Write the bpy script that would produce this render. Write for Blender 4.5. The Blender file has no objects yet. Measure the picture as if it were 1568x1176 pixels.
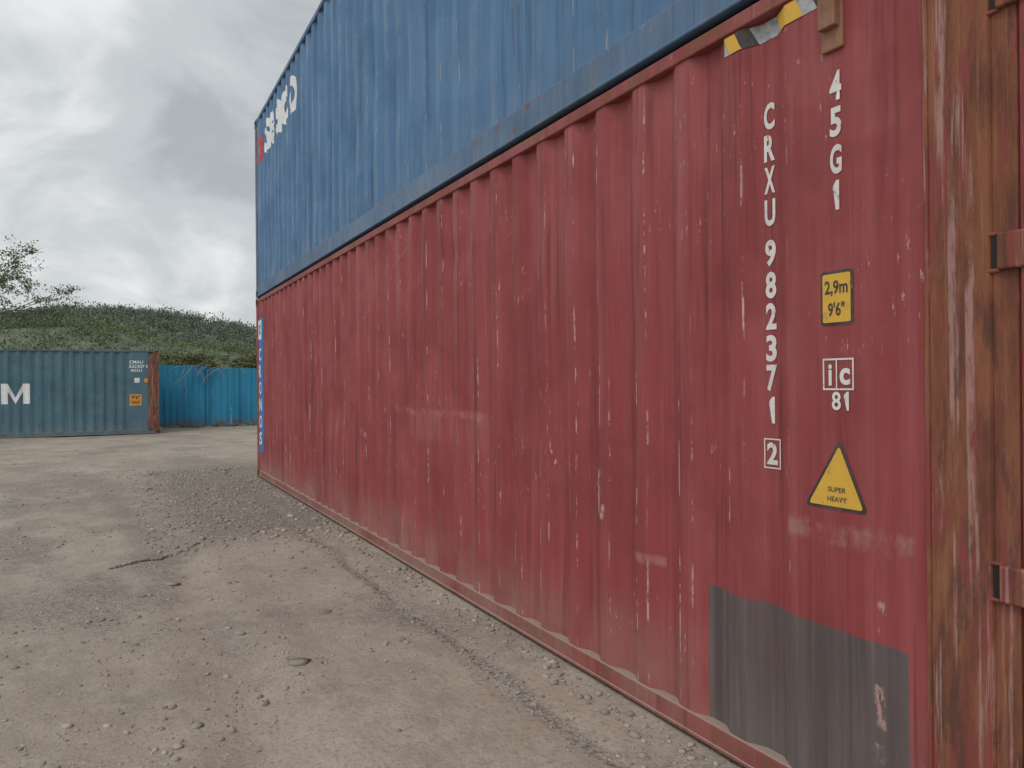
import bpy, bmesh, math, random
import numpy as np
from mathutils import Vector, Matrix, noise as mn
random.seed(7); rng=np.random.default_rng(7)
scene=bpy.context.scene
col=scene.collection
R=math.radians

# ---------------------------------------------------------------- materials
class MB:
    def __init__(s,name,rough=0.6,metal=0.0,spec=0.3):
        s.m=bpy.data.materials.new(name); s.m.use_nodes=True
        s.t=s.m.node_tree; s.N=s.t.nodes; s.L=s.t.links
        s.b=s.N["Principled BSDF"]; s.out=s.N["Material Output"]
        s.b.inputs["Roughness"].default_value=rough
        s.b.inputs["Metallic"].default_value=metal
        s.b.inputs["Specular IOR Level"].default_value=spec
        tc=s.N.new("ShaderNodeTexCoord"); s.co=tc.outputs["Object"]
        sp=s.N.new("ShaderNodeSeparateXYZ"); s.L.new(s.co,sp.inputs[0])
        s.x,s.y,s.z=sp.outputs
    def put(s,sock,v):
        if isinstance(v,bpy.types.NodeSocket): s.L.new(v,sock)
        elif isinstance(v,(tuple,list)):
            sock.default_value=tuple(v)+((1,) if len(v)==3 and len(sock.default_value)==4 else ())
        else: sock.default_value=v
    def ma(s,op,a,b=0.0,clamp=False):
        n=s.N.new("ShaderNodeMath"); n.operation=op; n.use_clamp=clamp
        s.put(n.inputs[0],a); s.put(n.inputs[1],b); return n.outputs[0]
    def rg(s,v,lo,hi,a=0.0,b=1.0,smooth=True):
        n=s.N.new("ShaderNodeMapRange"); n.clamp=True
        if smooth: n.interpolation_type='SMOOTHSTEP'
        s.put(n.inputs[0],v); n.inputs[1].default_value=lo; n.inputs[2].default_value=hi
        n.inputs[3].default_value=a; n.inputs[4].default_value=b; return n.outputs[0]
    def _tex(s,scale,detail,rough,off,dist):
        if not isinstance(scale,(tuple,list)): scale=(scale,)*3
        mp=s.N.new("ShaderNodeMapping"); s.L.new(s.co,mp.inputs[0])
        mp.inputs["Scale"].default_value=scale; mp.inputs["Location"].default_value=off
        n=s.N.new("ShaderNodeTexNoise"); s.L.new(mp.outputs[0],n.inputs["Vector"])
        n.inputs["Scale"].default_value=1; n.inputs["Detail"].default_value=detail
        n.inputs["Roughness"].default_value=rough; n.inputs["Distortion"].default_value=dist
        return n
    def no(s,scale,detail=4,rough=0.55,off=(0,0,0),dist=0.0):
        return s._tex(scale,detail,rough,off,dist).outputs[0]
    def n3(s,scale,detail=4,rough=0.55,off=(0,0,0),dist=0.0):
        n=s._tex(scale,detail,rough,off,dist)
        q=s.N.new("ShaderNodeSeparateColor"); s.L.new(n.outputs[1],q.inputs[0]); return q.outputs[0],q.outputs[1],q.outputs[2]
    def vo(s,scale):
        if not isinstance(scale,(tuple,list)): scale=(scale,)*3
        mp=s.N.new("ShaderNodeMapping"); s.L.new(s.co,mp.inputs[0]); mp.inputs["Scale"].default_value=scale
        n=s.N.new("ShaderNodeTexVoronoi"); s.L.new(mp.outputs[0],n.inputs["Vector"])
        n.inputs["Scale"].default_value=1; return n
    def mix(s,f,a,b):
        n=s.N.new("ShaderNodeMix"); n.data_type='RGBA'
        s.put(n.inputs[0],f); s.put(n.inputs[6],a); s.put(n.inputs[7],b); return n.outputs[2]
    def attr(s,name):
        n=s.N.new("ShaderNodeAttribute"); n.attribute_name=name; return n.outputs["Fac"]
    def mul(s,*a):
        r=a[0]
        for b in a[1:]: r=s.ma('MULTIPLY',r,b)
        return r
    def box(s,y0,y1,z0,z1,soft=0.02,wob=0.0,wn=None):
        yy,zz=s.y,s.z
        if wob and wn is not None:
            w=s.ma('MULTIPLY',s.ma('SUBTRACT',wn,0.5),wob)
            yy=s.ma('ADD',yy,w); zz=s.ma('ADD',zz,w)
        return s.mul(s.rg(yy,y0-soft,y0+soft),s.rg(yy,y1-soft,y1+soft,1,0),
                     s.rg(zz,z0-soft,z0+soft),s.rg(zz,z1-soft,z1+soft,1,0))
    def bump(s,h,strength=0.3,dist=0.01):
        n=s.N.new("ShaderNodeBump"); n.inputs["Strength"].default_value=strength
        n.inputs["Distance"].default_value=dist; s.put(n.inputs["Height"],h)
        s.L.new(n.outputs[0],s.b.inputs["Normal"])
    def done(s,c,rough=None):
        s.put(s.b.inputs["Base Color"],c)
        if rough is not None: s.put(s.b.inputs["Roughness"],rough)
        return s.m

def paint(name,base,light,dark,scr,seed=0,rustc=(0.19,0.08,0.042),red=False,chips=1.0,dust=(0.36,0.30,0.25),rusty=0.0,edge=1.0,dusty=0.5):
    m=MB(name,0.55,0,0.3)
    o=(seed*3.1,seed*7.7,seed*1.3)
    A=m.n3((1.0,11,0.5),4,0.65,o)
    B=m.n3((1.0,34,0.8),3,0.6,(5+o[0],2,1))
    C=m.n3(1.5,4,0.62,o)
    E=m.n3((6,9,5.5),6,0.72,(1,o[1]+4,2))
    G=m.n3((26,40,11),4,0.7,o)
    c=m.mix(m.mul(m.rg(A[0],0.42,0.70),0.5),base,light)
    c=m.mix(m.mul(m.rg(B[0],0.5,0.75),0.45),c,dark)
    c=m.mix(m.mul(m.rg(B[1],0.56,0.75),0.40),c,light)
    c=m.mix(m.rg(C[0],0.42,0.68,0,0.5),c,dark)
    c=m.mix(m.rg(C[1],0.50,0.72,0,0.4),c,light)
    e=m.attr("edge")
    n2=m.rg(A[1],0.42,0.60)
    s1=m.mul(m.rg(e,0.15,0.65),m.rg(E[0],0.51,0.59),n2,edge)
    c=m.mix(m.mul(s1,0.9),c,scr)
    ch=m.mul(m.rg(G[0],0.63,0.67),m.rg(C[2],0.48,0.62),chips)
    c=m.mix(m.mul(ch,0.75),c,scr)
    rs=m.mul(m.rg(G[1],0.61,0.67),m.rg(C[1],0.42,0.58,1,0))
    c=m.mix(m.mul(rs,0.85),c,rustc)
    c=m.mix(m.mul(m.rg(A[2],0.48,0.66),m.rg(B[2],0.42,0.65),0.65),c,tuple(v*0.5 for v in dark))
    if rusty>0:
        rr=m.rg(E[1],0.62-rusty*0.3,0.72-rusty*0.25)
        c=m.mix(rr,c,rustc)
    if red:
        sc=m.mul(m.box(3.4,5.3,1.245,1.29,0.016,0.10,E[1]),m.rg(E[2],0.42,0.62))
        c=m.mix(m.mul(sc,0.5),c,(0.44,0.22,0.20))
        sc=m.mul(m.box(3.5,5.0,1.05,1.27,0.05,0.15,E[1]),m.rg(A[1],0.38,0.6))
        c=m.mix(m.mul(sc,0.2),c,(0.44,0.22,0.20))
        sc=m.mul(m.box(0.42,0.93,0.94,1.005,0.016,0.10,E[1]),m.rg(E[2],0.38,0.60))
        c=m.mix(m.mul(sc,0.6),c,(0.38,0.22,0.19))
        sc=m.mul(m.box(1.65,1.84,0.66,0.70,0.014,0.05,E[1]),m.rg(E[2],0.35,0.55),0.5)
        c=m.mix(sc,c,(0.42,0.24,0.22))
        for (yy,zz) in ((4.9,0.62),(2.15,0.93),(6.2,0.9)):
            sc=m.mul(m.box(yy-0.03,yy+0.03,zz-0.11,zz+0.11,0.02,0.2,E[1]),m.rg(E[2],0.46,0.54))
            c=m.mix(m.mul(sc,0.8),c,scr)
        pt=m.box(0.447,1.374,0.03,0.652,0.004,0.016,E[1])
        g=m.mix(m.rg(A[0],0.36,0.66),(0.082,0.075,0.076),(0.124,0.112,0.112))
        g=m.mix(m.rg(B[1],0.5,0.75,0,0.6),g,(0.19,0.17,0.165))
        g=m.mix(m.rg(C[0],0.45,0.7,0,0.3),g,(0.12,0.075,0.073))
        g=m.mix(m.mul(m.rg(G[2],0.62,0.68),m.rg(C[0],0.42,0.58),0.7),g,(0.25,0.08,0.075))
        c=m.mix(m.mul(pt,0.95),c,g)
        for zz,hh in ((0.74,0.05),(0.45,0.06),(0.30,0.03)):
            sc=m.mul(m.box(0.532,0.556,zz-hh,zz+hh,0.008,0.10,E[1]),m.rg(G[0],0.44,0.54))
            c=m.mix(m.mul(sc,0.8),c,(0.52,0.33,0.30))
        dusty_=m.mul(m.rg(pt,0,1,1,0.35),dusty)
    else: dusty_=dusty
    dz=m.mul(m.rg(m.z,0.0,0.6,1,0),m.rg(C[2],0.3,0.72,0.15,1))
    c=m.mix(m.mul(dz,dusty_),c,dust)
    ge=m.N.new("ShaderNodeNewGeometry"); sp=m.N.new("ShaderNodeSeparateXYZ"); m.L.new(ge.outputs["Normal"],sp.inputs[0])
    c=m.mix(m.rg(sp.outputs[2],0.45,0.85,0,0.85),c,dust)
    m.bump(m.no((4,11,4),2,0.6),0.3,0.016)
    return m.done(c,m.rg(C[0],0.3,0.7,0.45,0.7))

RED=paint("red_container_paint",(0.296,0.057,0.061),(0.380,0.115,0.113),(0.208,0.040,0.043),(0.62,0.45,0.42),0,red=True,chips=0.85)
REDR=paint("red_rail_paint",(0.28,0.062,0.062),(0.36,0.13,0.118),(0.185,0.044,0.042),(0.54,0.38,0.34),2,rusty=0.42)
BLUE=paint("blue_container_paint",(0.080,0.184,0.340),(0.135,0.250,0.395),(0.058,0.143,0.270),(0.42,0.40,0.37),3,rusty=0.0,chips=0.6,edge=0.8,dusty=0.12)
BLUER=paint("blue_rail_paint",(0.074,0.162,0.295),(0.128,0.222,0.34),(0.055,0.115,0.205),(0.36,0.32,0.28),4,rusty=0.16,dusty=0.15)
TEAL=paint("teal_container_paint",(0.080,0.165,0.212),(0.115,0.205,0.25),(0.056,0.12,0.16),(0.33,0.33,0.31),5,rusty=0.0,edge=0.5,dusty=0.3)
TEALR=paint("teal_rail_paint",(0.070,0.145,0.185),(0.10,0.18,0.21),(0.05,0.105,0.135),(0.3,0.2,0.12),6,rusty=0.3,dusty=0.3)

def rustpost(name,paintc,amt=0.5,seed=0):
    m=MB(name,0.7,0,0.2)
    A=m.n3((6,12,2.5),5,0.7,(seed,1,2)); B=m.n3((4,36,0.9),5,0.68,(3,seed,8))
    a=m.mix(m.rg(A[0],0.38,0.62),(0.265,0.105,0.060),(0.155,0.062,0.042))
    a=m.mix(m.rg(B[0],0.52,0.72,0,0.75),a,(0.36,0.165,0.090))
    pm=m.rg(m.ma('ADD',m.ma('MULTIPLY',A[1],0.6),m.ma('MULTIPLY',B[1],0.4)),0.56-0.22*(1-amt),0.62-0.22*(1-amt))
    c=m.mix(m.mul(pm,0.9),a,paintc)
    c=m.mix(m.mul(m.rg(B[2],0.54,0.62),m.rg(A[2],0.40,0.55),0.7),c,(0.45,0.28,0.25))
    c=m.mix(m.mul(m.rg(A[2],0.56,0.66),0.7),c,(0.10,0.055,0.045))
    m.bump(m.no((14,30,6),5,0.7),0.6,0.01)
    return m.done(c,m.rg(pm,0,1,0.85,0.6))
POST=rustpost("rusted_red_post",(0.25,0.062,0.055),0.76,1)
POSTD=rustpost("red_frame_paint",(0.28,0.058,0.06),0.4,5)
POSTB=rustpost("rusted_blue_post",(0.07,0.14,0.23),0.4,2)
POSTT=rustpost("rusted_teal_post",(0.05,0.10,0.13),0.8,3)

def plain(name,c,c2=None,rough=0.6,sc=8,wear=None,wt=0.62):
    m=MB(name,rough,0,0.3)
    A=m.n3(sc,4,0.65)
    k=m.mix(m.rg(A[0],0.35,0.7),c,c2 or tuple(v*0.8 for v in c))
    if wear:
        G=m.n3((30,40,18),4,0.75)
        k=m.mix(m.mul(m.rg(G[0],wt,wt+0.04),0.9),k,wear)
        k=m.mix(m.mul(m.rg(G[1],0.5,0.8),0.35),k,wear)
    return m.done(k)
WHITE=plain("white_marking_paint",(0.78,0.76,0.74),(0.66,0.62,0.60),wear=(0.36,0.12,0.12))
WHITEB=plain("white_logo_vinyl",(0.80,0.81,0.82),(0.70,0.72,0.74),wear=(0.16,0.26,0.36),wt=0.66)
REDV=plain("red_logo_vinyl",(0.50,0.08,0.09))
YEL=plain("yellow_sticker",(0.74,0.45,0.06),(0.66,0.40,0.07),sc=14,wear=(0.45,0.28,0.10))
ORG=plain("orange_sticker",(0.66,0.31,0.05))
BLK=plain("black_vinyl",(0.045,0.042,0.042),(0.09,0.078,0.075),wear=(0.3,0.2,0.16),wt=0.66)
SILV=plain("grey_reflective_tape",(0.45,0.46,0.48),(0.26,0.27,0.28),sc=30)
BLUV=plain("blue_logo_vinyl",(0.05,0.17,0.42),(0.07,0.2,0.43))
BRN=plain("brown_bracket_paint",(0.30,0.155,0.09),(0.22,0.10,0.065),wear=(0.14,0.06,0.04))
DARK=plain("hinge_hole_shade",(0.025,0.02,0.018))  # near-black colour painting the shade inside the hinge holes
GASK=plain("door_gasket_rubber",(0.03,0.03,0.03))
STEEL=plain("galvanised_bar",(0.26,0.22,0.20),(0.20,0.10,0.07))

# ---------------------------------------------------------------- mesh helpers
def obj(name,verts,faces,mat,parent=None,smooth=False,attrs=None):
    me=bpy.data.meshes.new(name); me.from_pydata([tuple(v) for v in verts],[],faces); me.update()
    return link(name,me,mat,parent,smooth,attrs)
def link(name,me,mat,parent=None,smooth=False,attrs=None):
    if mat: me.materials.append(mat)
    if smooth: me.polygons.foreach_set("use_smooth",[True]*len(me.polygons))
    if attrs:
        for k,v in attrs.items():
            a=me.attributes.new(k,'FLOAT','POINT'); a.data.foreach_set("value",v)
    o=bpy.data.objects.new(name,me); col.objects.link(o)
    if parent: o.parent=parent
    return o
def np_mesh(name,V,F,mat,tone=None,parent=None,smooth=False):
    me=bpy.data.meshes.new(name); V=np.asarray(V,dtype=np.float32); F=np.asarray(F,dtype=np.int32); k=F.shape[1]
    me.vertices.add(len(V)); me.vertices.foreach_set("co",V.ravel())
    me.loops.add(F.size); me.loops.foreach_set("vertex_index",F.ravel())
    me.polygons.add(len(F)); me.polygons.foreach_set("loop_start",np.arange(0,F.size,k,dtype=np.int32))
    me.polygons.foreach_set("loop_total",np.full(len(F),k,dtype=np.int32))
    me.update(calc_edges=True); me.validate()
    return link(name,me,mat,parent,smooth,{"tone":tone} if tone is not None else None)
def add_box(bm,x0,x1,y0,y1,z0,z1,bev=0.0):
    r=bmesh.ops.create_cube(bm,size=1.0)
    for v in r['verts']:
        v.co=Vector(((x0+x1)/2+v.co.x*(x1-x0),(y0+y1)/2+v.co.y*(y1-y0),(z0+z1)/2+v.co.z*(z1-z0)))
    if bev>0:
        es=list({e for v in r['verts'] for e in v.link_edges})
        bmesh.ops.bevel(bm,geom=es,offset=bev,segments=2,affect='EDGES',profile=0.5)
def boxes(name,lst,mat,parent=None,bev=0.004):
    bm=bmesh.new()
    for b in lst: add_box(bm,*b,bev)
    me=bpy.data.meshes.new(name); bm.to_mesh(me); bm.free()
    return link(name,me,mat,parent)
def empty(name,loc,rz=0):
    e=bpy.data.objects.new(name,None); col.objects.link(e); e.location=loc; e.rotation_euler=(0,0,rz); e.empty_display_size=0.3
    return e

# ---------------------------------------------------------------- container
L,W=12.192,2.438
PITCH,SL,FL=0.303,0.070,0.0815
Y0,NP=0.912,36
XP=0.010; DEP=0.038
def dep(y):
    if y<=Y0 or y>=Y0+NP*PITCH: return 0.0
    f=(y-Y0)%PITCH
    if f<SL: return DEP*f/SL
    if f<SL+FL: return DEP
    if f<2*SL+FL: return DEP*(1-(f-SL-FL)/SL)
    return 0.0
CORN=[]
for k in range(NP):
    b=Y0+k*PITCH
    CORN+= [(b,1),(b+SL,0.3),(b+SL+FL,0.3),(b+2*SL+FL,1)]
def make_surf(seed,amp):
    rd=random.Random(int(seed*10)); dents=[(rd.uniform(1.6,11.5),rd.uniform(0.4,2.5),rd.uniform(0.06,0.2),rd.uniform(0.1,0.4),rd.uniform(0.006,0.022)) for _ in range(34)]
    def surf(y,z):
        a=amp*(0.35 if y<1.6 else 1.0)
        env=min(1,max(0,(z-0.12)/0.25))*min(1,max(0,(2.83-z)/0.25))
        d=mn.noise(Vector((y*0.9,z*1.1,seed)))*a+mn.noise(Vector((y*3.1,z*2.3,seed+9)))*a*0.5
        for (dy,dz,ry,rz,q) in dents:
            if abs(y-dy)<ry*2.5 and abs(z-dz)<rz*2.5: d+=q*math.exp(-((y-dy)/ry)**2-((z-dz)/rz)**2)
        return XP+dep(y)+d*env
    return surf
def container(name,loc,rz,PM,RM,PO,PO2,H,railb,seed,amp=0.006):
    root=empty(name,loc,rz); surf=make_surf(seed,amp)
    za,zb=railb-0.02,H-0.065
    YA,YB=0.36,L-0.155
    cols=[(YA,0)]
    r=0.008
    for c,e in CORN:
        cols+=[(c-r,0.0),(c,float(e)),(c+r,0.0)]
    cols+=[(YB,0)]
    nz=46; zs=[za+(zb-za)*i/nz for i in range(nz+1)]
    V=[];E=[]
    for (y,e) in cols:
        for z in zs:
            x=surf(y,z)
            if e>0: x=(surf(y-r,z)+surf(y+r,z)+surf(y,z))/3
            V.append((x,y,z)); E.append(e)
    n=nz+1
    F=[(i*n+j,i*n+j+1,(i+1)*n+j+1,(i+1)*n+j) for i in range(len(cols)-1) for j in range(nz)]
    obj("side_panel",V,F,PM,root,True,{"edge":E})
    V2=[(W-x,y,z) for x,y,z in V]; F2=[f[::-1] for f in F]
    obj("rear_side_panel",V2,F2,PM,root,True,{"edge":E})
    V=[];F=[];x=0.12
    pts=[(0.12,0)]
    while x<W-0.4:
        pts+=[(x+0.11,0),(x+0.155,1),(x+0.265,1),(x+0.31,0)]; x+=0.31
    pts+=[(W-0.12,0)]
    for (x,d) in pts: V+=[(x,L-0.012-0.04*d,za),(x,L-0.012-0.04*d,zb)]
    F=[(2*i+1,2*i+3,2*i+2,2*i) for i in range(len(pts)-1)]
    obj("end_wall",V,F,PM,root)
    V=[];y=0.15;pr=[]
    while y<L-0.2:
        pr+=[(y,0),(y+0.09,0),(y+0.105,-0.02),(y+0.194,-0.02)]; y+=0.209
    pr.append((L-0.14,0))
    for (y,d) in pr: V+=[(0.03,y,H-0.012+d),(W-0.03,y,H-0.012+d)]
    F=[(2*i,2*i+1,2*i+3,2*i+2) for i in range(len(pr)-1)]
    obj("roof",V,F,PM,root)
    rl=[]
    for s in (0,1):
        f=(lambda a,b:(a,b)) if s==0 else (lambda a,b:(W-b,W-a))
        rl.append(f(0.0,0.055)+(0.17,L-0.17,H-0.066,H-0.006))
        rl.append(f(0.0,0.060)+(0.17,L-0.17,0.018,railb))
        rl.append(f(-0.006,0.03)+(0.17,L-0.17,0.012,0.030))
    rl.append((0.05,W-0.05,L-0.10,L-0.01,0.018,0.15)); rl.append((0.05,W-0.05,L-0.08,L-0.008,H-0.07,H-0.006))
    rl.append((0.05,W-0.05,0.03,0.12,0.018,0.15)); rl.append((0.05,W-0.05,0.03,0.14,H-0.13,H-0.006))
    rl.append((0.06,W-0.06,0.2,L-0.2,0.10,0.14))
    boxes("rails",rl,RM,root,0.006)
    boxes("door_post",[(0.0,0.045,0.188,0.372,0.11,H-0.11),(W-0.045,W,0.188,0.372,0.11,H-0.11)],PO,root,0.012)
    boxes("post_weld_strip",[(-0.003,0.02,0.366,0.379,0.11,H-0.11)],PO,root,0.003)
    boxes("post_return",[(0.012,0.07,0.118,0.192,0.11,H-0.11),(W-0.07,W-0.012,0.118,0.192,0.11,H-0.11)],PO,root,0.008)
    boxes("door_edge",[(0.004,0.07,0.030,0.112,0.13,H-0.13),(W-0.07,W-0.004,0.030,0.112,0.13,H-0.13)],PO2,root,0.01)
    boxes("end_post",[(0.0,0.10,L-0.16,L-0.004,0.11,H-0.11),(W-0.10,W,L-0.16,L-0.004,0.11,H-0.11)],PO2,root,0.010)
    hz=[0.34,0.93,1.83,H-0.36]
    bl=[];dk=[]
    for z in hz:
        bl+=[(-0.008,0.05,0.085,0.166,z-0.05,z+0.05),(0.001,0.05,0.160,0.200,z+0.044,z+0.056),(0.001,0.05,0.160,0.200,z-0.056,z-0.044)]
        dk+=[(0.006,0.03,0.165,0.187,z-0.044,z+0.044)]
    boxes("hinge_lugs",bl,PO,root,0.006); boxes("hinge_gap_shade",dk,DARK,root,0.001)  # solid dark blocks stand in for the shade in the hinge holes
    bm=bmesh.new()
    for x0 in (-0.004,W+0.004-0.162):
        for y0 in (0.0,L-0.178):
            for z0 in (0.0,H-0.118):
                q=bmesh.new(); add_box(q,x0,x0+0.162,y0,y0+0.178,z0,z0+0.118)
                q.faces.ensure_lookup_table(); fs=list(q.faces)
                bmesh.ops.inset_individual(q,faces=fs,thickness=0.034)
                bmesh.ops.inset_individual(q,faces=fs,thickness=0.0,depth=-0.035)
                tmp=bpy.data.meshes.new("t"); q.to_mesh(tmp); q.free(); bm.from_mesh(tmp); bpy.data.meshes.remove(tmp)
    me=bpy.data.meshes.new("corner_castings"); bm.to_mesh(me); bm.free(); link("corner_castings",me,PO,root)
    d=[(0.075,W/2-0.006,0.05,0.09,0.16,H-0.14),(W/2+0.006,W-0.075,0.05,0.09,0.16,H-0.14)]
    for i in range(5):
        z=0.30+i*0.5
        for a in (0.20,W/2+0.13): d.append((a,a+0.9,0.034,0.052,z,z+0.33))
    boxes("doors",d,PM,root,0.008)
    boxes("door_gasket",[(W/2-0.005,W/2+0.005,0.045,0.06,0.17,H-0.15)],GASK,root,0.001)
    bm=bmesh.new()
    for x in (0.38,0.92,W-0.92,W-0.38):
        bmesh.ops.create_cone(bm,segments=12,radius1=0.017,radius2=0.017,depth=H-0.2,cap_ends=True,matrix=Matrix.Translation((x,0.012,H/2)))
        for z in (0.18,0.7,1.3,1.9,H-0.2): add_box(bm,x-0.045,x+0.045,-0.01,0.034,z-0.03,z+0.03,0.004)
        add_box(bm,x-0.02,x+0.36,-0.012,0.002,1.12,1.15,0.004)
    me=bpy.data.meshes.new("lock_rods"); bm.to_mesh(me); bm.free(); link("lock_rods",me,STEEL,root)
    return root,surf,zs

GAP=0.02
red,rsurf,rz_=container("red_shipping_container",(0,1.10,0.0),0,RED,REDR,POST,POSTD,2.896,0.105,1.0,0.009)
blu,bsurf,bz_=container("blue_shipping_container",(0.004,1.095,2.896+GAP),0,BLUE,BLUER,POSTB,POSTB,2.896,0.180,4.0,0.009)
tea,tsurf,tz_=container("teal_shipping_container",(-0.60,29.8,-0.165),R(90),TEAL,TEALR,POSTT,POSTT,2.896,0.15,8.0,0.010)

# ---------------------------------------------------------------- decals
def glyphs(txt,bold=0.0,space=1.0):
    cu=bpy.data.curves.new("t",'FONT'); cu.body=txt; cu.size=1; cu.offset=bold; cu.resolution_u=4; cu.space_character=space
    o=bpy.data.objects.new("t",cu); col.objects.link(o)
    dg=bpy.context.evaluated_depsgraph_get(); dg.update()
    me=bpy.data.meshes.new_from_object(o.evaluated_get(dg))
    bpy.data.objects.remove(o); bpy.data.curves.remove(cu)
    return me
class Decal:
    def __init__(s): s.bm=bmesh.new()
    def text(s,txt,y,z,w,h,bold=0.0,space=1.0):
        if txt=='1': return s.one(y,z,w,h)
        me=glyphs(txt,bold,space); c=np.array([v.co[:] for v in me.vertices])
        mn_,mx=c.min(0),c.max(0); k=len(s.bm.verts)
        s.bm.from_mesh(me); s.bm.verts.ensure_lookup_table()
        for v in s.bm.verts[k:]:
            u=(v.co.x-mn_[0])/(mx[0]-mn_[0])-0.5; q=(v.co.y-mn_[1])/(mx[1]-mn_[1])-0.5
            v.co=Vector((0,y-u*w,z+q*h))
        bpy.data.meshes.remove(me)
    def one(s,y,z,w,h):
        t=0.0135*(h/0.094); a=y-w/2
        s.poly([(a+t,z-h/2),(a,z-h/2),(a,z+h/2),(a+t*0.9,z+h/2),(a+w,z+h/2-0.20*h),(a+w,z+h/2-0.33*h),(a+t,z+h/2-0.20*h)])
    def emm(s,y,z,w,h,t):
        a,b,c,d=y-w/2,y+w/2,z-h/2,z+h/2
        s.poly([(b,c),(b,d),(b-t,d),(b-t,c)]); s.poly([(a+t,c),(a+t,d),(a,d),(a,c)])
        k=0.30*h
        s.poly([(b-t,d),(y,c+k),(y,c),(b-t,d-k-0.1*h)]); s.poly([(a+t,d),(a+t,d-k-0.1*h),(y,c),(y,c+k)])
    def poly(s,pts): s.bm.faces.new([s.bm.verts.new((0,y,z)) for y,z in pts])
    def rect(s,y0,y1,z0,z1,rad=0.0):
        if rad<=0: return s.poly([(y1,z0),(y0,z0),(y0,z1),(y1,z1)])
        p=[]
        for cy,cz,a0 in ((y0+rad,z0+rad,180),(y1-rad,z0+rad,270),(y1-rad,z1-rad,0),(y0+rad,z1-rad,90)):
            for i in range(5):
                a=R(a0+i*22.5); p.append((cy+rad*math.cos(a),cz+rad*math.sin(a)))
        s.poly(p[::-1])
    def make(s,name,mat,parent,surf,zs,off):
        bm=s.bm
        bmesh.ops.triangulate(bm,faces=bm.faces[:])
        ys=[v.co.y for v in bm.verts]; zz=[v.co.z for v in bm.verts]
        a,b,c,d=min(ys),max(ys),min(zz),max(zz)
        for cc,_ in CORN:
            for q in (cc-0.008,cc,cc+0.008):
                if a<q<b: bmesh.ops.bisect_plane(bm,geom=bm.verts[:]+bm.edges[:]+bm.faces[:],plane_co=(0,q,0),plane_no=(0,1,0),dist=1e-6)
        for q in zs:
            if c<q<d: bmesh.ops.bisect_plane(bm,geom=bm.verts[:]+bm.edges[:]+bm.faces[:],plane_co=(0,0,q),plane_no=(0,0,1),dist=1e-6)
        for v in bm.verts: v.co.x=surf(v.co.y,v.co.z)-off
        for f in bm.faces:
            f.normal_update()
            if f.normal.x>0: f.normal_flip()
        me=bpy.data.meshes.new(name); bm.to_mesh(me); bm.free()
        return link(name,me,mat,parent)

zr=[2.468,2.350,2.231,2.110,1.960,1.841,1.725,1.606,1.495,1.376,1.214]
D=Decal()
for ch,z in zip("CRXU9823712",zr):
    D.text(ch,1.024,z,0.028 if ch=='1' else 0.052,0.099 if z>1.3 else 0.082,0.035)
a,b,c,d=0.984,1.064,1.158,1.27; t=0.005
for q in ((a,b,c,c+t),(a,b,d-t,d),(a,a+t,c+t,d-t),(b-t,b,c+t,d-t)): D.rect(*q)
for ch,z in zip("45G1",(2.463,2.344,2.219,2.100)):
    D.text(ch,0.697,z,0.025 if ch=='1' else 0.047,0.098,0.035)
a,b,c,d=0.634,0.758,1.452,1.558; t=0.006
for q in ((a,b,c,c+t),(a,b,d-t,d),(a,a+t,c+t,d-t),(b-t,b,c+t,d-t),(0.700,0.705,c+t,d-t)): D.rect(*q)
D.text("i",0.728,1.503,0.014,0.072,0.03); D.text("c",0.669,1.497,0.042,0.056,0.035)
D.text("8",0.704,1.416,0.036,0.062,0.02); D.one(0.664,1.416,0.020,0.062)
D.make("id_marking",WHITE,red,rsurf,rz_,0.0025)
D=Decal(); D.rect(0.634,0.764,1.668,1.850,0.012); 
tri=[(0.840,1.052),(0.583,1.052),(0.692,1.290)]
def rtri(s,cx,cz,rad):
    pts=[((y-cx)*s+cx,(z-cz)*s+cz) for y,z in tri]; out=[]
    for i in range(3):
        p=Vector(pts[i]); a=(Vector(pts[i-1])-p).normalized(); b=(Vector(pts[(i+1)%3])-p).normalized()
        A=p+a*rad; B=p+b*rad
        for k in range(5):
            u=k/4; out.append(tuple((1-u)**2*A+2*u*(1-u)*p+u*u*B))
    return out
D.poly(rtri(1.0,0.70,1.13,0.025)); D.make("warning_sticker_border",BLK,red,rsurf,rz_,0.002)
D=Decal(); D.rect(0.643,0.755,1.678,1.840,0.008); D.poly(rtri(0.86,0.703,1.128,0.015)); D.make("warning_sticker_face",YEL,red,rsurf,rz_,0.0035)
D=Decal(); D.text("2,9m",0.699,1.792,0.092,0.052,0.02); D.text("9'6\"",0.699,1.722,0.066,0.046,0.02)
D.text("SUPER",0.703,1.120,0.072,0.017,0.01); D.text("HEAVY",0.703,1.088,0.078,0.017,0.01)
D.make("warning_sticker_text",BLK,red,rsurf,rz_,0.005)
D=Decal(); D.rect(0.62,1.222,2.752,2.822); D.make("hazard_tape_base",SILV,red,rsurf,rz_,0.002)
D=Decal(); E2=Decal(); y=1.222; i=0
pat=['y','k','s','s','y','y','s','k','y']
while y>0.74:
    p=[(y,2.822),(y-0.06,2.822),(y-0.035-0.06,2.752),(y-0.035,2.752)]
    if pat[i%9]=='y': D.poly(p)
    if pat[i%9]=='k': E2.poly(p)
    y-=0.060; i+=1
D.make("hazard_tape_yellow",YEL,red,rsurf,rz_,0.0035); E2.make("hazard_tape_black",BLK,red,rsurf,rz_,0.0035)
boxes("lashing_bracket",[(-0.004,0.012,0.660,0.745,2.580,2.83),(-0.030,0.0,0.670,0.738,2.650,2.83)],BRN,red,0.005)
D=Decal(); D.rect(11.70,12.02,0.42,2.56); D.make("logo_strip",BLUV,red,rsurf,rz_,0.003)
D=Decal(); D.rect(11.74,12.02,2.22,2.53,0.02)
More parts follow.
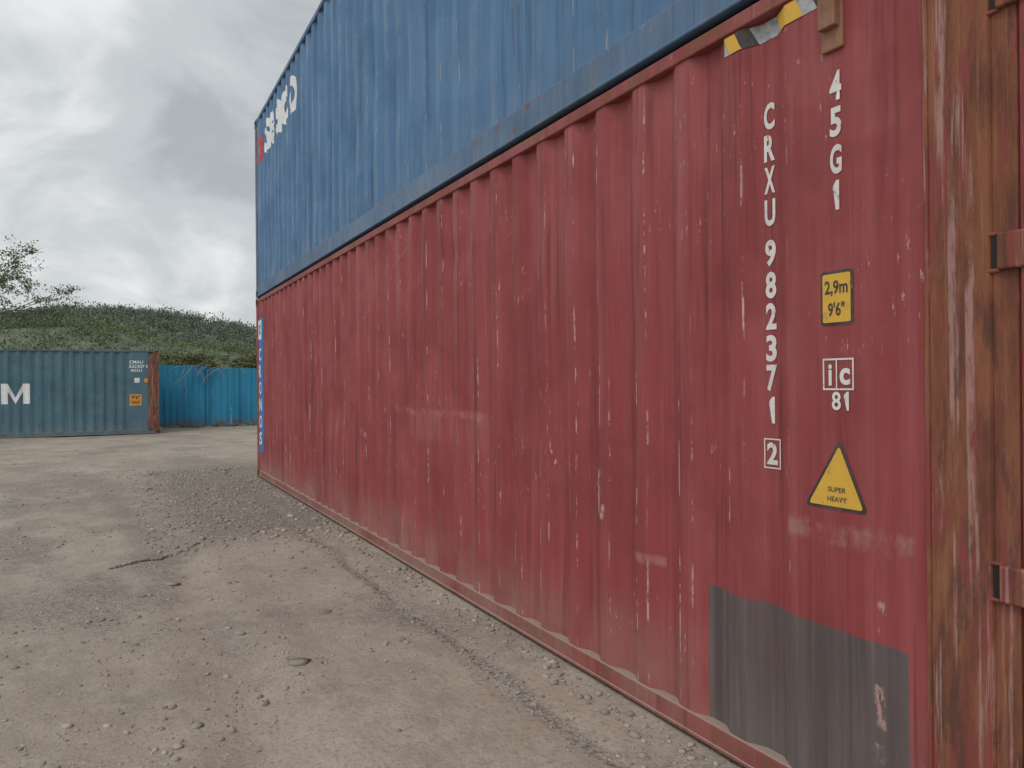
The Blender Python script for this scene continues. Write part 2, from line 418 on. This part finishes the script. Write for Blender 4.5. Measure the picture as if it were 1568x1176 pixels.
for i,ch in enumerate("CRONOS"): D.text(ch,11.87,1.98-i*0.27,0.24,0.20,0.02)
D.make("logo_strip_letters",WHITEB,red,rsurf,rz_,0.006)
D=Decal(); D.text("x",11.88,2.38,0.15,0.16,0.03); D.make("logo_emblem",BLUV,red,rsurf,rz_,0.009)
D=Decal(); D.text("te",11.80,2.38,0.70,0.52,0.02); D.make("logo_prefix",REDV,blu,bsurf,bz_,0.004)
D=Decal()
for i,ch in enumerate("seaco"): D.text(ch,11.20-i*0.46,2.40,0.44,0.50,0.025)
D.make("logo_letters",WHITEB,blu,bsurf,bz_,0.004)
D=Decal()
for ch,yy in zip("CMACG",(9.6,8.6,7.6,6.2,5.25)): 
    if ch=='M': D.emm(yy,1.44,0.8,0.64,0.17)
    else: D.text(ch,yy,1.44,0.7,0.64,0.02)
D.emm(4.28,1.44,0.80,0.66,0.19)
D.text("CMAU",0.74,2.49,0.42,0.11,0.02); D.text("525307 0",0.66,2.34,0.60,0.11,0.02); D.text("45G1",0.74,2.20,0.36,0.10,0.02)
D.rect(0.64,0.80,1.78,1.94)
D.make("lettering",WHITEB,tea,tsurf,tz_,0.005)
D=Decal(); D.rect(0.58,0.95,0.98,1.38); D.rect(0.34,0.50,1.78,1.92); D.make("stickers",ORG,tea,tsurf,tz_,0.005)
D=Decal(); D.text("9'6\"",0.765,1.27,0.26,0.13,0.02); D.text("HIGH",0.765,1.10,0.26,0.1,0.02); D.make("sticker_text",BLK,tea,tsurf,tz_,0.008)

# ---------------------------------------------------------------- ground
def ss(a,b,t):
    t=min(1,max(0,(t-a)/(b-a))); return t*t*(3-2*t)
def gh(x,y):
    base=-0.165*ss(14,27,y)
    near=ss(0.0,0.7,-x) if (-0.1<y<15) else 1.0
    dist=math.hypot(x+2,y)
    n=mn.noise(Vector((x*0.35,y*0.28,1)))*0.030+mn.noise(Vector((x*1.1,y*0.9,5)))*0.012+mn.noise(Vector((x*4,y*3.4,3)))*0.006
    if dist<14: n+=mn.noise(Vector((x*13,y*12,7)))*0.0035+mn.noise(Vector((x*31,y*30,2)))*0.0018
    rut=0
    for c0 in (-1.55,-3.15,-4.6):
        cx=c0-0.012*(y-3)**2*0.5
        rut-=0.018*math.exp(-((x-cx)/0.16)**2)-0.010*math.exp(-((abs(x-cx)-0.30)/0.12)**2)
    if y>13: rut=0
    drip=-0.014*math.exp(-((x+0.40-0.05*mn.noise(Vector((0,y*1.3,0))))/0.06)**2)*ss(0.5,2.5,y)*ss(13,8,y) if y<13 else 0
    f=0.05*ss(31.5,33,y) if x>-0.7 else 0
    return base-0.004+(n+rut)*(0.15+0.85*near)+drip+f-0.004
xs=[]; x=2.6; 
while x>-6: xs.append(x); x-=0.035
d=0.04
while x>-420: xs.append(x); d*=1.07; x-=d
xs=xs[::-1]; d=0.06; x=2.6
while x<420: d*=1.12; x+=d; xs.append(x)
ys=[]; y=1.0
while y<9: ys.append(y); y+=0.035
d=0.035
while y<520: ys.append(y); d*=1.022 if y<40 else 1.12; y+=d
d=0.05;y=1.0;neg=[]
while y>-60: d*=1.15; y-=d; neg.append(y)
ys=neg[::-1]+ys
V=[(x,y,gh(x,y)) for x in xs for y in ys]; n=len(ys)
V=np.array(V); ii,jj=np.meshgrid(np.arange(len(xs)-1),np.arange(n-1),indexing='ij'); q=(ii*n+jj).ravel()
F=np.stack([q,q+n,q+n+1,q+1],1)
m=MB("dusty_ground",0.95,0,0.1)
A=m.n3((0.5,0.35,1),5,0.62); B=m.n3((1.6,0.9,1),5,0.68,(3,1,0)); Cn=m.n3((7,6,7),5,0.72,(8,1,0)); Dn=m.n3((45,45,45),4,0.7,(1,7,0))
c=m.mix(m.rg(A[0],0.35,0.65),(0.352,0.295,0.243),(0.430,0.370,0.312))
c=m.mix(m.rg(B[0],0.46,0.68,0,0.7),c,(0.265,0.228,0.196))
c=m.mix(m.rg(Cn[0],0.45,0.7,0,0.5),c,(0.47,0.41,0.355))
c=m.mix(m.rg(Dn[0],0.50,0.66,0,0.6),c,(0.225,0.195,0.168))
grav=m.rg(A[1],0.48,0.60)
far=m.mul(m.rg(m.ma('ADD',m.x,m.ma('MULTIPLY',m.ma('SUBTRACT',B[1],0.5),2.2)),-2.0,-1.2),m.rg(m.y,7.2,8.6),m.rg(m.y,14.5,17,1,0))
xw=m.ma('ADD',m.x,m.ma('MULTIPLY',m.ma('SUBTRACT',B[2],0.5),0.28))
drip=m.mul(m.rg(xw,-0.48,-0.41),m.rg(xw,-0.40,-0.33,1,0),m.rg(m.y,1.5,3),m.rg(m.y,8,11,1,0))
g=m.ma('MAXIMUM',m.mul(grav,0.65),m.ma('MAXIMUM',m.mul(far,1.0),m.mul(drip,1.0)),True)
vn=m.vo(48); vs=m.N.new("ShaderNodeSeparateColor"); m.L.new(vn.outputs["Color"],vs.inputs[0])
gc=m.mix(m.rg(vs.outputs[0],0.2,1.0,smooth=False),(0.150,0.136,0.127),(0.35,0.32,0.29))
c=m.mix(m.mul(g,m.rg(vs.outputs[1],0.1,0.75,0.45,1)),c,gc)
h=m.ma('ADD',m.mul(Cn[1],0.9),m.ma('ADD',m.mul(Dn[1],0.28),m.mul(g,vn.outputs["Distance"],0.5)))
m.bump(h,0.85,0.024)
GM=m.done(c)
np_mesh("ground",V,F,GM,smooth=True)

t=(1+5**.5)/2
ICO=np.array([(-1,t,0),(1,t,0),(-1,-t,0),(1,-t,0),(0,-1,t),(0,1,t),(0,-1,-t),(0,1,-t),(t,0,-1),(t,0,1),(-t,0,-1),(-t,0,1)])/1.9
ICF=np.array([(0,11,5),(0,5,1),(0,1,7),(0,7,10),(0,10,11),(1,5,9),(5,11,4),(11,10,2),(10,7,6),(7,1,8),(3,9,4),(3,4,2),(3,2,6),(3,6,8),(3,8,9),(4,9,5),(2,4,11),(6,2,10),(8,6,7),(9,8,1)])
def stones(name,P,mat):
    V=[];F=[];T=[]
    for i,(x,y,s,fl) in enumerate(P):
        A=ICO*rng.uniform(0.7,1.25,(12,1))*np.array([s*rng.uniform(.7,1.3),s*rng.uniform(.7,1.3),s*fl])
        a=rng.uniform(0,6.28); ca,sa=math.cos(a),math.sin(a)
        X=A[:,0]*ca-A[:,1]*sa+x; Y=A[:,0]*sa+A[:,1]*ca+y
        V.append(np.stack([X,Y,A[:,2]+gh(x,y)+s*fl*0.25],1)); F.append(ICF+12*i); T+= [rng.uniform()]*12
    np_mesh(name,np.concatenate(V),np.concatenate(F),mat,T)
m=MB("stone_dust",0.9,0,0.2); tn=m.attr("tone")
c=m.mix(tn,(0.20,0.180,0.162),(0.46,0.41,0.355)); c=m.mix(m.rg(m.no(60,2),0.4,0.7,0,0.5),c,(0.35,0.30,0.255))
SM=m.done(c)
P=[]
while len(P)<8500:
    y=1.2+rng.uniform()**1.7*22; x=rng.uniform(-9 if y>6 else -4.2,-0.05)
    dn=mn.noise(Vector((x*0.8,y*0.5,4)))
    if rng.uniform()>0.35+dn*1.3: continue
    P.append((x,y,min(0.026,0.0032+rng.exponential(0.0042)),rng.uniform(0.45,0.85)))
for _ in range(1200):
    y=rng.uniform(1.5,9); x=-0.38+rng.normal(0,0.06)+0.05*mn.noise(Vector((0,y*1.3,0)))
    P.append((x,y,0.004+rng.exponential(0.0028),0.7))
for _ in range(2400):
    P.append((min(-0.05,rng.uniform(-1.9,0)),rng.uniform(7.5,15),0.006+rng.exponential(0.006),0.7))
for _ in range(900):
    P.append((rng.uniform(-0.20,-0.03),rng.uniform(1.5,13),0.005+rng.exponential(0.006),0.6))
stones("gravel",P,SM)
P=[(-1.73,6.43,0.068,0.22),(-1.27,4.2,0.062,0.22),(-0.89,5.12,0.05,0.2),(-1.9,3.9,0.018,0.5),(-1.05,3.2,0.014,0.5),(-2.2,5.6,0.022,0.5),(-1.5,5.2,0.02,0.5),(-0.75,6.4,0.026,0.4),(-2.6,8.4,0.03,0.4),(-0.9,8.1,0.035,0.4),(-3.4,9.5,0.04,0.4),(-2.0,3.1,0.012,0.6)]
stones("flat_stones",P,SM)
pl=[(-2.16,7.20),(-2.02,7.27),(-1.9,7.36),(-1.76,7.44),(-1.72,7.56),(-1.58,7.66),(-1.42,7.86)]
P=[]
for i in range(len(pl)-1):
    for k in range(14):
        u=rng.uniform(); P.append((pl[i][0]*(1-u)+pl[i+1][0]*u+rng.normal(0,.006),pl[i][1]*(1-u)+pl[i+1][1]*u+rng.normal(0,.008),rng.uniform(0.010,0.024),0.7))
m=MB("clod_soil",0.95,0,0.1); stones("soil_clods",P,m.done(m.mix(m.attr("tone"),(0.15,0.125,0.105),(0.27,0.225,0.19))))

# ---------------------------------------------------------------- fence
fe=empty("blue_sheet_fence",(0,33,-0.10))
m=MB("turquoise_sheet_paint",0.5,0,0.35)
c=m.mix(m.rg(m.no((0.9,1,0.3),3),0.4,0.6),(0.020,0.205,0.375),(0.030,0.255,0.425))
c=m.mix(m.rg(m.no((9,1,0.7),4,0.65),0.5,0.72,0,0.6),c,(0.018,0.14,0.24))
c=m.mix(m.mul(m.rg(m.z,0.0,0.45,1,0),m.rg(m.no((5,1,3),4),0.3,0.6)),c,(0.13,0.13,0.115))
c=m.mix(m.rg(m.no((14,1,3),4,0.7,(4,2,1)),0.66,0.72),c,(0.14,0.09,0.065))
TQ=m.done(c)
x=-9.0; k=0; V=[];F=[]
while x<14:
    wd=random.choice((0.92,0.98,1.05)); top=2.42-0.05*max(0,x)+random.uniform(-0.06,0.04); yo=random.uniform(-0.03,0.03); n0=len(V)
    ns=int(wd/0.055)
    for i in range(ns+1):
        xx=x+wd*i/ns; yy=yo+(0.022 if (i//2)%2 else 0)
        V+=[(xx,yy,0.0),(xx,yy,top)]
    F+=[(n0+2*i,n0+2*i+2,n0+2*i+3,n0+2*i+1) for i in range(ns)]
    x+=wd-0.03+ (0.05 if k%3==2 else 0); k+=1
obj("sheets",V,F,TQ,fe)
pp=[(a,a+0.05,-0.11,-0.05,0,2.38-0.05*max(0,a)) for a in (1.25,2.4,5.4,8.4,11.4)]
boxes("fence_posts",pp,TQ,fe,0.004)
boxes("fence_rails",[(-9,14,0.05,0.09,0.5,0.55),(-9,14,0.05,0.09,1.7,1.75)],STEEL,fe,0.003)

# ---------------------------------------------------------------- vegetation
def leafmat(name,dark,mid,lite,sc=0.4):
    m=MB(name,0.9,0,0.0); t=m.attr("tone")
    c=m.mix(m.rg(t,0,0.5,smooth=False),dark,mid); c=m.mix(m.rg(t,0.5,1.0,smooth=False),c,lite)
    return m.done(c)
def foliage(name,C,rad,per,leaf,mat,flat=0.75,parent=None,tonebias=0.0,patch=None):
    C=np.asarray(C); N=len(C); rad=np.asarray(rad)
    d=rng.normal(size=(N,per,3)); d/=np.linalg.norm(d,axis=2,keepdims=True)
    rr=rng.uniform(0.35,1.0,(N,per,1))**0.6
    off=d*rr*rad[:,None,None]*np.array([1,1,flat])
    off*=1+0.35*np.sin(d[:,:,0:1]*5+rng.uniform(0,6,(N,1,1)))*np.cos(d[:,:,2:3]*4)
    P=(C[:,None,:]+off).reshape(-1,3)
    s=(rng.uniform(0.5,1.3,(N,per))*leaf*(rad[:,None]/rad.mean())**0.5).reshape(-1,1)
    u=rng.normal(size=P.shape); u/=np.linalg.norm(u,axis=1,keepdims=True)
    w=rng.normal(size=P.shape); w-= (w*u).sum(1,keepdims=True)*u; w/=np.linalg.norm(w,axis=1,keepdims=True)
    V=np.stack([P-u*s,P-w*s*0.55,P+u*s,P+w*s*0.55],1).reshape(-1,3)
    F=np.arange(len(V)).reshape(-1,4)
    tone=0.42+0.34*d[:,:,2]*rr[:,:,0]+rng.normal(0,0.13,(N,1))+rng.uniform(-.08,.08,(N,per))+tonebias  # shading put into leaf tone: clump tops lighter, undersides darker, plus random variation
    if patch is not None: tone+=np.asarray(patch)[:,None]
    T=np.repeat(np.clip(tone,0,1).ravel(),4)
    return np_mesh(name,V,F,mat,T,parent)
# two ridges: a lower spur in front of the main rounded hill
RX=[-420,-200,-80,-40,-26,-16,-6,2,9,14,20,26,32,36,42,50,70,120,300,420]; RZ=[9,18,22,20.8,20.6,21.6,22.6,22.9,22.0,21.6,21.4,19.8,19.0,17.6,16.6,15.2,13.5,11,7,5]
def hill(x,y):
    r=float(np.interp(x,RX,RZ)); r+=1.3*mn.noise(Vector((x*0.09,y*0.02,3)))
    b=ss(120,254,y)*(1-0.6*ss(265,430,y))
    spur=(0.36+0.10*mn.noise(Vector((x*0.035,2.2,8))))*ss(85,140,y)*ss(200,150,y)*(1-0.5*ss(-10,45,x))
    b+=0.10*mn.noise(Vector((x*0.030,y*0.030,8)))*ss(105,150,y)*ss(252,225,y)
    return -0.5+r*(b+spur)
hx=np.linspace(-420,420,141); hy=np.linspace(80,440,100)
V=[(x,y,hill(x,y)) for x in hx for y in hy]; n=len(hy)
F=[(i*n+j,(i+1)*n+j,(i+1)*n+j+1,i*n+j+1) for i in range(len(hx)-1) for j in range(n-1)]
m=MB("hill_scrub",0.95,0,0.05)
hc=m.n3(0.09,4,0.7)
c=m.mix(m.rg(hc[0],0.4,0.65),(0.125,0.155,0.115),(0.17,0.19,0.135)); c=m.mix(m.rg(hc[1],0.52,0.66,0,0.7),c,(0.23,0.215,0.17))
obj("hill",V,F,m.done(c),None,True)
def wood(name,num,y0,y1,r0,r1,leaf,mat):
    C=[];rd=[];pt=[]
    while len(C)<num:
        y=rng.uniform(y0,y1); x=rng.uniform(-75,85)
        q=mn.noise(Vector((x*0.06,y*0.06,1)))
        if q<-0.28 and rng.uniform()<0.7: continue
        r=rng.uniform(r0,r1)*(1.5 if rng.uniform()<0.10 else 1); C.append((x,y,hill(x,y)+r*0.55)); rd.append(r)
        pt.append(0.40*mn.noise(Vector((x*0.06,y*0.06,7)))+0.2*mn.noise(Vector((x*0.2,y*0.2,3))))
    foliage(name,C,rd,36,leaf,mat,0.9,patch=pt)
wood("hill_woodland",5200,165,264,0.8,2.0,0.25,leafmat("hill_leaves",(0.098,0.128,0.112),(0.150,0.188,0.145),(0.215,0.250,0.170)))  # distance haze mixed into these leaf colours: paler, bluer, lower contrast
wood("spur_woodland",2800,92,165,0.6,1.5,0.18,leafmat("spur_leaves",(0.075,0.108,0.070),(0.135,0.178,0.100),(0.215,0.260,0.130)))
C=[];rd=[]
for _ in range(900):
    y=rng.uniform(36,66); x=rng.uniform(-22,16)
    hmax=1.2+1.3*ss(34,60,y)+1.5*mn.noise(Vector((x*0.3,y*0.2,0)))
    r=rng.uniform(0.35,0.9); C.append((x,y,max(0.4,hmax*rng.uniform(0.45,1.05)))); rd.append(r)
foliage("shrub_thicket",C,rd,130,0.085,leafmat("shrub_leaves",(0.06,0.085,0.038),(0.145,0.180,0.072),(0.26,0.28,0.12)),0.8)

def limb(V,F,a,b,ra,rb,n=6):
    a=Vector(a);b=Vector(b); d=(b-a).normalized(); u=d.orthogonal().normalized(); w=d.cross(u); k=len(V)
    for p,r in ((a,ra),(b,rb)):
        for i in range(n):
            t=i*2*math.pi/n; V.append(tuple(p+(u*math.cos(t)+w*math.sin(t))*r))
    for i in range(n): F.append((k+i,k+(i+1)%n,k+n+(i+1)%n,k+n+i))
def tree(name,loc,h,seed,leafper=16,leaf=0.06,spread=1.0,keep=0.5):
    rnd=random.Random(seed); root=empty(name,loc); V=[];F=[];tips=[]
    def grow(p,d,ln,r,lv):
        seg=4; q=Vector(p)
        for i in range(seg):
            d=(d+Vector((rnd.uniform(-1,1),rnd.uniform(-1,1),rnd.uniform(-.6,.7)))*0.17).normalized()
            nq=q+d*ln/seg; r2=r*0.86; limb(V,F,q,nq,r,r2,7 if lv<2 else 4); q=nq; r=r2
            if lv>=1 and lv<4 and i>0 or (lv==0 and i>=2):
                for _ in range(1 if lv else 2):
                    ax=Vector((rnd.uniform(-1,1),rnd.uniform(-1,1),rnd.uniform(-.2,.5))).normalized()
                    nd=(d*0.55+ax*0.8*spread).normalized()
                    grow(q,nd,ln*rnd.uniform(0.5,0.72),r*0.6,lv+1)
            if lv>=3: tips.append(tuple(q))
        if lv<4:
            for _ in range(2):
                ax=Vector((rnd.uniform(-1,1),rnd.uniform(-1,1),rnd.uniform(-.3,.5))).normalized()
                grow(q,(d*0.7+ax*0.6*spread).normalized(),ln*rnd.uniform(.55,.75),r*0.7,lv+1)
    grow((0,0,0),Vector((0.1,-.05,1)),h*0.42,h*0.022,0)
    obj("branches",V,F,plain("bark",(0.17,0.145,0.125),(0.24,0.21,0.18),0.9,3),root,True)
    tips=np.array(tips)
    sel=tips[rng.uniform(size=len(tips))<keep]
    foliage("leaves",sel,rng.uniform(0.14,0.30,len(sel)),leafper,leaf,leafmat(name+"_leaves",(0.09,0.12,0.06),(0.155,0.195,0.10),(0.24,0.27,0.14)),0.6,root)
tree("sparse_tree",(-9.2,43.0,-0.2),10.3,5,9,0.055,1.1,0.40)
V=[];F=[]; rnd=random.Random(3)
for k in range(16):
    p=Vector((0.45+rnd.uniform(-.2,1.8),32.84,2.35-0.2*rnd.random())); d=Vector((rnd.uniform(-1,1),0,rnd.uniform(-.9,.3))).normalized()
    for i in range(rnd.randint(4,9)):
        d=(d+Vector((rnd.uniform(-.5,.5),0,rnd.uniform(-.5,.25)))).normalized(); q=p+d*0.16
        if q.z>2.6: break
        limb(V,F,p,q,0.010,0.008,4); p=q
obj("dry_creeper",V,F,plain("dry_vine",(0.38,0.34,0.27),(0.26,0.22,0.16)))
C=[(rng.uniform(-0.6,4.2),33.1+rng.uniform(0,.5),2.35+rng.uniform(-.15,.35)) for _ in range(90)]
foliage("creeper_foliage",C,rng.uniform(0.12,0.34,90),50,0.045,leafmat("creeper_leaves",(0.07,0.08,0.04),(0.14,0.15,0.07),(0.24,0.24,0.13)),0.7)
C=[(rng.uniform(-0.3,8),32.8+rng.uniform(-.25,.1),-0.10) for _ in range(160)]
foliage("dry_weeds",C,rng.uniform(0.05,0.16,160),30,0.03,leafmat("dry_weed_leaves",(0.10,0.09,0.06),(0.2,0.165,0.12),(0.28,0.24,0.18)),0.6)

# ---------------------------------------------------------------- sky, sun, camera
w=bpy.data.worlds.new("World"); scene.world=w; w.use_nodes=True
T=w.node_tree; N=T.nodes; Lk=T.links; bg=N["Background"]; bg.inputs[1].default_value=0.10
sdir=Vector((-0.50,-0.42,0.80)).normalized()
sky=N.new("ShaderNodeTexSky"); sky.sky_type='NISHITA'; sky.sun_disc=False
sky.sun_elevation=math.asin(sdir.z); sky.sun_rotation=math.atan2(sdir.x,sdir.y); sky.dust_density=3
tc=N.new("ShaderNodeTexCoord"); sp=N.new("ShaderNodeSeparateXYZ"); Lk.new(tc.outputs["Generated"],sp.inputs[0])
def wm(op,a,b):
    n=N.new("ShaderNodeMath"); n.operation=op
    for i,v in enumerate((a,b)):
        if isinstance(v,bpy.types.NodeSocket): Lk.new(v,n.inputs[i])
        else: n.inputs[i].default_value=v
    return n.outputs[0]
zz=wm('ADD',wm('MAXIMUM',sp.outputs[2],0.0),0.42)
cb=N.new("ShaderNodeCombineXYZ"); Lk.new(wm('DIVIDE',sp.outputs[0],zz),cb.inputs[0]); Lk.new(wm('DIVIDE',sp.outputs[1],zz),cb.inputs[1])
def wn(scale,detail,loc,rough=0.5,dist=0.3):
    mp=N.new("ShaderNodeMapping"); Lk.new(cb.outputs[0],mp.inputs[0]); mp.inputs["Location"].default_value=loc
    n=N.new("ShaderNodeTexNoise"); n.inputs["Scale"].default_value=scale; n.inputs["Detail"].default_value=detail; n.inputs["Roughness"].default_value=rough; n.inputs["Distortion"].default_value=dist
    Lk.new(mp.outputs[0],n.inputs["Vector"]); return n.outputs[0]
v=wm('ADD',wm('MULTIPLY',wn(1.3,2,(1.3,0.4,0)),0.50),wm('MULTIPLY',wn(3.4,5,(4,2,0),0.55,0.5),0.50))
v=wm('ADD',v,wm('MULTIPLY',wm('MULTIPLY',sp.outputs[0],-1.0),0.28))
rp=N.new("ShaderNodeValToRGB"); Lk.new(v,rp.inputs[0]); rp.color_ramp.interpolation='EASE'; e=rp.color_ramp.elements
e[0].position=0.37; e[0].color=(0.46,0.495,0.515,1); e[1].position=0.63; e[1].color=(0.90,0.92,0.92,1)
k=e.new(0.48); k.color=(0.61,0.645,0.66,1)
sc=N.new("ShaderNodeMix"); sc.data_type='RGBA'; sc.blend_type='MULTIPLY'; sc.inputs[0].default_value=1
Lk.new(rp.outputs[0],sc.inputs[6]); sc.inputs[7].default_value=(9.6,9.6,9.6,1)
mx=N.new("ShaderNodeMix"); mx.data_type='RGBA'; mx.inputs[0].default_value=0.94
Lk.new(sky.outputs[0],mx.inputs[6]); Lk.new(sc.outputs[2],mx.inputs[7]); Lk.new(mx.outputs[2],bg.inputs[0])
sl=bpy.data.lights.new("sun",'SUN'); sl.energy=0.95; sl.angle=R(20); sl.color=(1,0.95,0.88)
so=bpy.data.objects.new("sun",sl); col.objects.link(so); so.rotation_euler=sdir.to_track_quat('Z','Y').to_euler(); so.location=(-10,-8,20)

cd=bpy.data.cameras.new("camera"); cam=bpy.data.objects.new("camera",cd); col.objects.link(cam)
cd.sensor_width=36; cd.lens=27.32; cd.clip_end=2000; cd.clip_start=0.05
cam.matrix_world=Matrix.Translation((-2.139,0,1.485))@Matrix.Rotation(R(-27.33),4,'Z')@Matrix.Rotation(R(90-0.07),4,'X')@Matrix.Rotation(R(-0.5),4,'Z')
scene.camera=cam
scene.view_settings.view_transform='Standard'; scene.view_settings.look='None'; scene.view_settings.exposure=0
